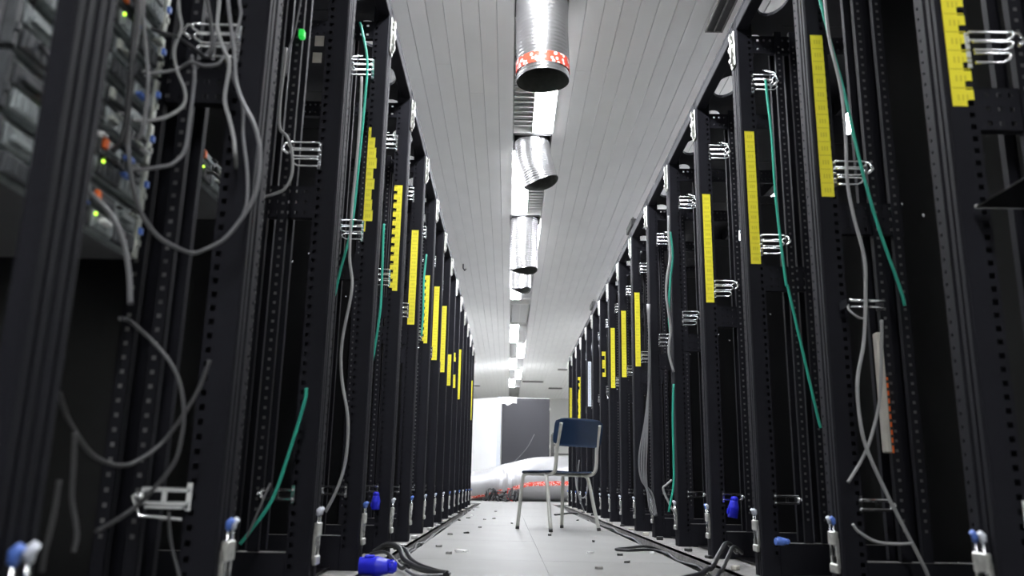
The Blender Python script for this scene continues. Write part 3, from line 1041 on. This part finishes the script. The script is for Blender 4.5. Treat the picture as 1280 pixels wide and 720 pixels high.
plug((-.43, 2.885, .034), R(4), 0, 'bright blue industrial plug lying on the floor at left')
q = at(470, 626, 3.80); plug(q, 0, R(-90), 'small blue plug hanging low in the fourth left rack', .62)
q = at(917, 634, 3.80); plug(q, 0, R(-82), 'blue plug hanging under a chrome ring in the fourth right rack', .75)
q = at(978, 679, 3.02); plug((q.x, q.y, .131), R(10), 0, 'pale blue plug lying on the base of the third right rack', .42, 'bluecap')

# floor scraps
rs = random.Random(5)
scr = [(583, 667, 'd'), (562, 669, 'g'), (575, 690, 'w'), (600, 660, 'g'), (606, 650, 'g'), (548, 684, 'g'), (640, 655, 'g'), (687, 670, 'd'), (742, 678, 'd'), (722, 651, 'd'), (574, 651, 'd'),
       (592, 638, 'g'), (597, 635, 'w'), (617, 649, 'g'), (738, 692, 'w'), (815, 693, 'w'), (590, 645, 'w'), (750, 712, 'g'), (620, 640, 'g'), (775, 695, 'd'), (560, 693, 'g'), (784, 704, 'd'), (585, 648, 'd')]
for (px, py, kd) in scr:
    d = at(px, py, 1.0) - CAM
    p = CAM + d * (-.31 / d.z)
    m = MB()
    l = rs.uniform(.010, .022) * (2.2 if (px, py) == (575, 690) else 1)
    n = 6
    ang = rs.uniform(-.3, .3)
    pts = [(l * math.cos(2 * math.pi * i / n) * rs.uniform(.6, 1.1), l * .5 * math.sin(2 * math.pi * i / n) * rs.uniform(.6, 1.2)) for i in range(n)]
    for z in (0, .006):
        for a in pts:
            m.v.append((a[0] * math.cos(ang) - a[1] * math.sin(ang), a[0] * math.sin(ang) + a[1] * math.cos(ang), z + (rs.uniform(0, .006) if z else 0)))
    m.f.append(tuple(range(n))[::-1]); m.f.append(tuple(range(n, 2 * n)))
    for i in range(n):
        m.f.append((i, (i + 1) % n, n + (i + 1) % n, n + i))
    m.mi = [0] * (n + 2); m.sm = [False] * (n + 2)
    o = m.build('floor_scrap', M[{'d': 'black', 'g': 'sill', 'w': 'paper'}[kd]], None, (p.x, p.y, .0012))
    tag(o, {'d': 'small black scrap lying on the pale aisle floor', 'g': 'small grey scrap lying on the pale aisle floor', 'w': 'scrap of white paper lying on the aisle floor'}[kd], 'scrap', {'d': 'black floor scraps', 'g': 'grey floor scraps', 'w': 'white floor scraps'}[kd])
for (px, py) in ((398, 48), (395, 69)):
    p = at(px, py, 2.98)
    m = MB(); m.box(-.018, .018, -.002, .002, -.022, .022); o = m.build('paper_label', M['beige'], None, (p.x, 3.0, p.z))
    tag(o, 'small pale paper label %s inside the second left rack' % ('upper' if py < 60 else 'lower'), 'label')
rs2 = random.Random(21)
for s, xa, xb in ((-1, -.525, -.512), (1, .885, .925)):
    for j in range(16):
        yy = 3.3 + j * .56 + rs2.uniform(-.2, .2)
        m = MB()
        m.box(-.012, .012, -.02, .02, 0, rs2.uniform(.008, .022), bev=.003, mtx=Matrix.Rotation(rs2.uniform(0, 3), 4, 'Z'))
        o = m.build('floor_scrap', M[rs2.choice(['black', 'beige', 'zinc'])], None, (rs2.uniform(xa, xb), yy, 0))
        tag(o, 'bit of debris on the sill in front of the %s racks' % ('left' if s < 0 else 'right'), 'scrap', 'debris on the %s sill' % ('left' if s < 0 else 'right'))

# ------------------------------------------------------------------ servers in the nearest left racks
def server(loc, w, hgt, dep, label, style, group, rnd):
    """front faces +x; origin at the front lower near corner, runs along +y"""
    e = empty('server', loc)
    tag(e, label, 'server', group)
    m = MB(); m.box(-dep, -.012, 0, w, .002, hgt - .002, bev=.002)
    m.build('chassis', M['server_under'], e)
    m = MB()
    m.box(-.012, 0, .016, w - .016, .004, hgt - .004)
    f = m.build('front_panel', M['server'], e)
    n = 5
    for i in range(n):
        y0_ = .022 + i * (w - .044) / n
        y1_ = y0_ + (w - .044) / n - .006
        m = MB()
        m.box(0, .010, y0_, y1_, .008, hgt * .44, bev=.003)
        for q_ in range(4):
            yy = y0_ + .012 + q_ * (y1_ - y0_ - .024) / 3
            m.box(.010, .012, yy - .003, yy + .003, .014, hgt * .38)
        m.build('drive_bay', M['server' if (i + style) % 2 else 'server_dark'], f)
        m = MB()
        m.box(0, .006, y0_, y1_, hgt * .52, hgt - .010, bev=.002)
        m.box(.006, .014, y0_ + .010, y1_ - .014, hgt * .62, hgt * .74, bev=.002)
        m.build('card', M['server_dark' if (i + style) % 2 else 'server'], f)
    for yy in (.0, w - .016):
        m = MB(); m.box(-.010, .006, yy, yy + .016, .003, hgt - .003, bev=.002)
        m.box(.006, .010, yy + .004, yy + .012, hgt * .3, hgt * .42)
        ear = m.build('ear', M['ear' if yy > 0 else 'server_dark'], e)
    m = MB(); m.box(.004, .012, w - .013, w - .004, hgt * .55, hgt * .68); m.build('ear_label', M['bluecap'], e)
    m = MB()
    m.tube([(.0, .30 * w, hgt * .30), (.022, .30 * w, hgt * .32), (.026, .34 * w, hgt * .33), (.026, .46 * w, hgt * .33), (.022, .50 * w, hgt * .32), (0, .50 * w, hgt * .30)], .0035, 6)
    m.build('handle', M['black'], e)
    for yy, on in ((.20, style % 2), (.575, style in (0, 1, 4))):
        m = MB(); m.box(.010, .018, w * yy, w * yy + .014, hgt * .58, hgt * .80, bev=.002)
        m.build('release_tab', M['orange' if on else 'ear'], e)
        if on:
            m = MB(); m.ball((.012, w * yy + .012, hgt * .36), .003); m.build('indicator_light', M['ledg'], e)
    for j in range(7):
        yy = rnd.uniform(.05, .92) * w; zz = rnd.uniform(.1, .85) * hgt
        m = MB(); m.box(.008, rnd.uniform(.014, .022), yy, yy + rnd.uniform(.008, .03), zz, zz + rnd.uniform(.004, .010), bev=.0015)
        m.build('connector', M[rnd.choice(['ear', 'ear', 'paper', 'bluecap', 'black', 'black'])], e)
    return e


rsv = random.Random(2)
ups = ['lowest', 'second lowest', 'third lowest', 'fourth lowest', 'fifth lowest', 'sixth lowest', 'seventh lowest', 'topmost']
for i in range(8):
    server((-.692, 1.005, .695 + i * .091), .445, .088, .55, 'grey blade server with orange tabs, %s of the stack at far left' % ups[i], i, 'servers stacked in the nearest left rack', rsv)
server((-.735, 1.70, .985), .40, .088, .45, 'single grey server with orange connectors behind the second left post', 1, None, rsv)
o = None
m = MB(); m.box(-.009, .009, -.008, .018, -.014, .014, bev=.004)
p = at(377, 42, 2.292); o = m.build('status_lamp', M['ledemer'], None, p); tag(o, 'small green lamp glowing high in the second left rack', 'lamp')

# power strip with orange sockets, far in the second right rack
p = at(1103, 415, 2.33); p2 = at(1113, 566, 2.33)
e = empty('power_strip', ((p.x + p2.x) / 2, 2.345, p2.z)); tag(e, 'pale vertical power strip with orange sockets inside the right racks', 'power strip')
m = MB(); m.box(-.014, .004, -.015, .015, 0, p.z - p2.z, bev=.004); m.build('body', M['beige'], e)
m = MB(); m.box(.004, .009, -.013, .013, .0, (p.z - p2.z) * .62); m.build('socket_row', M['orange'], e)
for j in range(10):
    m = MB(); m.box(.003, .010, -.017, -.013, .02 + j * .022, .028 + j * .022); m.build('socket', M['black'], e)
# chrome handle bars
p = at(1060, 378, 2.30); p2 = at(1106, 379, 2.30)
e = empty('handle_bar', ((p.x + p2.x) / 2, 2.30, p.z)); tag(e, 'chrome double handle bar across the second right rack', 'bar')
w = (p2.x - p.x) / 2
m = MB(); m.tube([(-w, 0, .006), (w, 0, .006)], .0045, 8); m.build('bar', M['chrome'], e)
m = MB(); m.tube([(-w, 0, -.012), (w, 0, -.012)], .003, 8); m.build('bar', M['chrome'], e)
for sg in (-1, 1):
    m = MB(); m.box(sg * w - .005, sg * w + .005, -.004, .05, -.014, .010); m.build('bracket', M['paint'], e)
# shelf in the first right rack
p = at(1218, 258, 1.60); p2 = at(1290, 258, 1.60)
e = empty('rack_shelf', (p.x, 1.0, p.z)); tag(e, 'dark shelf with a bright front edge in the nearest right rack', 'shelf')
m = MB(); m.box(0, .45, .40, .594, -.004, -.001); m.build('tray', M['panel'], e)
m = MB(); m.box(0, .45, .594, .60, -.004, .003, bev=.001); m.build('front_lip', M['zinc'], e)

# ------------------------------------------------------------------ chair
ca = R(35)
ch = empty('chair', (.362, 6.06, 0), ca)
ch.scale = (1.06, 1.06, 1.0)
tag(ch, 'navy blue school chair with pale steel tube legs in the aisle', 'chair')
# local: +y is the way the chair faces, +x its right
tr = .0125


def tubeobj(name, pts, n=6, r=tr, mn='tubegrey', parent=ch):
    m = MB(); m.tube(spline(pts, n), r, 10); return m.build(name, M[mn], parent)


for sx in (-1, 1):
    lg = tubeobj('rear_leg', [(sx * .165, -.045, .385), (sx * .172, -.085, .378), (sx * .180, -.110, .340), (sx * .192, -.150, .16), (sx * .203, -.185, .016)])
    m = MB(); m.tube([(sx * .2027, -.184, .022), (sx * .2037, -.187, 0)], .0135, 10); m.build('foot_cap', M['black'], lg)
    lg = tubeobj('front_leg', [(sx * .160, .10, .385), (sx * .168, .145, .383), (sx * .176, .165, .35), (sx * .184, .18, .18), (sx * .192, .195, .016)])
    m = MB(); m.tube([(sx * .1917, .1945, .022), (sx * .1925, .196, 0)], .0135, 10); m.build('foot_cap', M['black'], lg)
    tubeobj('back_upright', [(sx * .160, .12, .386), (sx * .163, -.06, .382), (sx * .168, -.135, .384), (sx * .172, -.182, .405), (sx * .174, -.198, .46), (sx * .172, -.205, .56), (sx * .168, -.225, .66), (sx * .166, -.242, .735)])
tubeobj('seat_bar', [(-.16, .11, .384), (0, .11, .384), (.16, .11, .384)], 2, .009)
tubeobj('seat_bar', [(-.16, -.07, .383), (0, -.07, .383), (.16, -.07, .383)], 2, .009)


def shell(name, f, nu, nv, th, mn, parent):
    m = MB()
    P = [[Vector(f(i / nu, j / nv)) for j in range(nv + 1)] for i in range(nu + 1)]
    n0 = 0
    Nn = []
    for i in range(nu + 1):
        for j in range(nv + 1):
            a = P[min(i + 1, nu)][j] - P[max(i - 1, 0)][j]
            c = P[i][min(j + 1, nv)] - P[i][max(j - 1, 0)]
            Nn.append(a.cross(c).normalized())
    W_ = nv + 1
    for sgn in (1, -1):
        for i in range(nu + 1):
            for j in range(W_):
                m.v.append(tuple(P[i][j] + Nn[i * W_ + j] * th / 2 * sgn))
    K = (nu + 1) * W_
    for i in range(nu):
        for j in range(nv):
            q_ = (i * W_ + j, (i + 1) * W_ + j, (i + 1) * W_ + j + 1, i * W_ + j + 1)
            m.f.append(q_); m.f.append(tuple(K + t for t in q_[::-1]))
    for i in range(nu):
        for j in (0, nv):
            a, c = i * W_ + j, (i + 1) * W_ + j
            m.f.append((a, c, K + c, K + a))
    for j in range(nv):
        for i in (0, nu):
            a, c = i * W_ + j, i * W_ + j + 1
            m.f.append((a, c, K + c, K + a))
    m.mi = [0] * len(m.f); m.sm = [True] * len(m.f)
    return m.build(name, M[mn], parent)


def sup(u, v, k=.80):
    """rounded rectangle from the unit square"""
    a, c = 2 * u - 1, 2 * v - 1
    r_ = 1 - .13 * (abs(a) ** 6) * (abs(c) ** 6)
    return a * r_, c * r_


def seat_f(u, v):
    a, c = sup(u, v)
    return (a * .195, .012 + c * .185, .404 - .012 * (1 - a * a) * .6 - (.022 * max(0, c - .7) / .3) ** 1.0 * .6 + .008 * max(0, -c - .6))


def back_f(u, v):
    a, c = sup(u, v)
    z = .672 + c * .098
    return (a * .205, -.208 - (z - .56) * .17 - .028 * (1 - a * a) + .012, z)


shell('seat', seat_f, 14, 14, .011, 'chairblue', ch)
shell('backrest', back_f, 14, 10, .011, 'chairblue', ch)

# ------------------------------------------------------------------ far end of the aisle
# big silver hose lying across the floor
BD = [(3.2, 16.6, .43, .43), (2.2, 16.5, .435, .43), (1.5, 16.4, .435, .435), (.9, 16.3, .43, .43), (.45, 16.22, .405, .405), (.15, 16.15, .375, .375), (-.05, 16.1, .345, .345), (-.25, 16.05, .315, .315),
      (-.5, 15.98, .285, .285), (-.8, 15.9, .265, .265), (-1.3, 15.8, .25, .25), (-2.0, 15.7, .24, .24)]
e = empty('foil_hose', (0.3, 16.2, 0)); tag(e, 'fat silver foil hose lying across the far end of the aisle', 'duct')
ctr = spline([Vector(q[:3]) for q in BD], 10)
rad = [v.x for v in spline([Vector((q[3], 0, 0)) for q in BD], 10)]
m = MB(); seg = 48
rb = random.Random(9)


def hose_pt(i, a, dr=0.0):
    p = ctr[i]; r_ = rad[i]
    t = (ctr[min(i + 1, len(ctr) - 1)] - ctr[max(i - 1, 0)]).normalized()
    up = Vector((0, 0, 1)); sd = t.cross(up).normalized()
    wr = 0.0
    if -.45 < p.x < .25:      # gathered, wrinkled length
        wgt = 1 - abs(p.x + .08) / .36
        wr = max(0, wgt) * .013 * (math.sin(p.x * 40 + 2.6 * a) + .6 * math.sin(p.x * 71 - 1.7 * a + 1)) * (.6 + .6 * math.sin(2 * a + 1))
    r_ = r_ + wr + .006 * math.sin(p.x * 9 + 2 * a) + dr
    q = p + (sd * math.cos(a) + up * math.sin(a)) * r_
    return Vector((q.x - .3, q.y - 16.2, max(q.z, .004)))


n_ = len(ctr)
for i in range(n_):
    for k in range(seg):
        m.v.append(tuple(hose_pt(i, 2 * math.pi * k / seg)))
for i in range(n_ - 1):
    for k in range(seg):
        m.f.append((i * seg + k, i * seg + (k + 1) % seg, (i + 1) * seg + (k + 1) % seg, (i + 1) * seg + k))
m.mi = [0] * len(m.f); m.sm = [True] * len(m.f)
m.build('skin', M['foil'], e)
# which side faces the aisle (-y)?
tt = (ctr[31] - ctr[29]).normalized(); sdv = tt.cross(Vector((0, 0, 1)))
near = 0 if sdv.y < 0 else math.pi


def hose_tape(i0, i1, z_off, wid):
    m = MB()
    for i in range(i0, i1):
        aoff = z_off(i) if callable(z_off) else z_off
        for j in (0, 1, 2):
            a = aoff + (j - 1) * wid
            a = a if near == 0 else math.pi - a
            m.v.append(tuple(hose_pt(i, a, .006)))
    for i in range(i1 - i0 - 1):
        for j in (0, 1):
            q_ = (i * 3 + j, i * 3 + j + 1, (i + 1) * 3 + j + 1, (i + 1) * 3 + j)
            m.f.append(q_ if near == 0 else q_[::-1])
    m.mi = [0] * len(m.f); m.sm = [True] * len(m.f)
    m.build('printed_tape', M['redtape'], e)


hose_tape(20, 58, lambda i: -.20 - max(0, (i - 45)) * .012, .10)
hose_tape(66, 92, lambda i: -.42 - (i - 66) * .02, .11)
# black clutter of leads heaped in front of it
for j in range(9):
    x0 = -.38 + j * .065 + rb.uniform(-.03, .03)
    y0_ = 15.45 + rb.uniform(-.06, .08)
    pts = [(x0, y0_, .012)]
    for q_ in range(5):
        pts.append((x0 + rb.uniform(-.10, .10), y0_ + rb.uniform(-.08, .06), rb.uniform(.03, .24) if q_ < 4 else .012))
    cable(pts, rb.uniform(.010, .018), 'red' if j == 6 else 'dark_cable', '%s cable in the heap before the foil hose' % ('red' if j == 6 else 'black'), group=None if j == 6 else 'black cables of the heap')

# dark cabinet seen from its side
e = empty('grey_cabinet', (.36, 18.0, 0)); tag(e, 'tall dark grey cabinet standing behind the foil hose', 'cabinet')
m = MB(); m.box(-.505, .505, -.45, .5, .06, 2.10, bev=.008); m.build('body', M['cabdark'], e)
m = MB(); m.box(-.49, .49, -.43, .48, 0, .06); m.build('plinth', M['black'], e)
m = MB(); m.box(-.47, .485, -.458, -.451, .12, 2.055, bev=.003); m.build('side_panel', M['cabdark'], e)
for z in (.30, 1.08, 1.86):
    m = MB(); m.tube([(.512, -.46, z - .05), (.512, -.46, z + .05)], .012, 8); m.build('hinge', M['bracket'], e)
m = MB(); m.box(-.47, -.42, -.464, -.457, .34, .37); m.build('latch', M['black'], e)
m = MB(); m.box(-.50, .50, -.42, .48, 2.10, 2.112); m.build('top_edge', M['enamel'], e)
# torn white wrap over its corner
m = MB()
prof = [(-.20, 2.118, -.46), (.0, 2.118, -.46)]
pts = [(-.515, 1.98), (-.44, 1.975), (-.40, 1.94), (-.35, 1.96), (-.28, 2.0), (-.20, 1.985), (-.20, 2.122), (-.515, 2.122)]
n0 = len(pts)
for yy in (-.475, -.465):
    for a in pts:
        m.v.append((a[0], yy, a[1]))
m.f.append(tuple(range(n0))); m.f.append(tuple(range(n0, 2 * n0))[::-1])
for i in range(n0):
    m.f.append((i, (i + 1) % n0, n0 + (i + 1) % n0, n0 + i))
m.mi = [0] * len(m.f); m.sm = [False] * len(m.f)
m.box(-.515, -.20, -.47, .2, 2.113, 2.122)
m.build('torn_wrap', M['cabwhite'], e)
pcable([(668, 543), (660, 558), (650, 570), (640, 580), (632, 590)], 17.534, .008, 'grey_cable', 'thin pale wire hanging across the dark grey cabinet')

# white wrapped cabinet, turned a little
e = empty('white_cabinet', (-.175, 17.52, 0)); tag(e, 'bright white wrapped cabinet left of the dark grey one', 'cabinet')


def prism(name, foot, z0, z1, mn):
    m = MB(); n = len(foot)
    for z in (z0, z1):
        m.v += [(x, y_, z) for x, y_ in foot]
    m.f = [tuple(range(n)), tuple(range(n, 2 * n))[::-1]] + [(i, (i + 1) % n, n + (i + 1) % n, n + i)[::-1] for i in range(n)]
    m.mi = [0] * len(m.f); m.sm = [False] * len(m.f)
    return m.build(name, M[mn], e)


prism('body', [(0, .02), (-1.35, .97), (-1.35, 1.5), (0, 1.5)], .05, 2.11, 'cabwhite')
prism('plinth', [(-.03, .08), (-1.32, .99), (-1.32, 1.45), (-.03, 1.45)], 0, .05, 'black')
prism('door', [(-.09, .068), (-1.30, .919), (-1.30, .934), (-.09, .083)], .12, 2.06, 'cabwhite')
prism('corner_guard', [(.006, 0), (-.075, .055), (-.075, .07), (.006, .016)], .03, 2.125, 'whitecap')

# open grey frame at the far right behind the dark cabinet
e = empty('equipment_frame', (1.2, 18.9, 0)); tag(e, 'open grey equipment frame standing by the end wall', 'frame')
for (x, yy) in ((-.2, -.3), (.6, -.3), (-.2, .3), (.6, .3)):
    m = MB(); m.box(x - .02, x + .02, yy - .02, yy + .02, 0, 1.45); m.build('post', M['sill'], e)
for z in (.35, .7, 1.0, 1.2, 1.42):
    m = MB(); m.box(-.2, .6, -.3, .3, z - .012, z); m.build('shelf', M['sill'], e)
for j in range(6):
    m = MB(); m.box(-.16 + j * .12, -.09 + j * .12, -.28, .2, .71, .82 + .05 * (j % 2)); m.build('module', M['server_dark'], e)
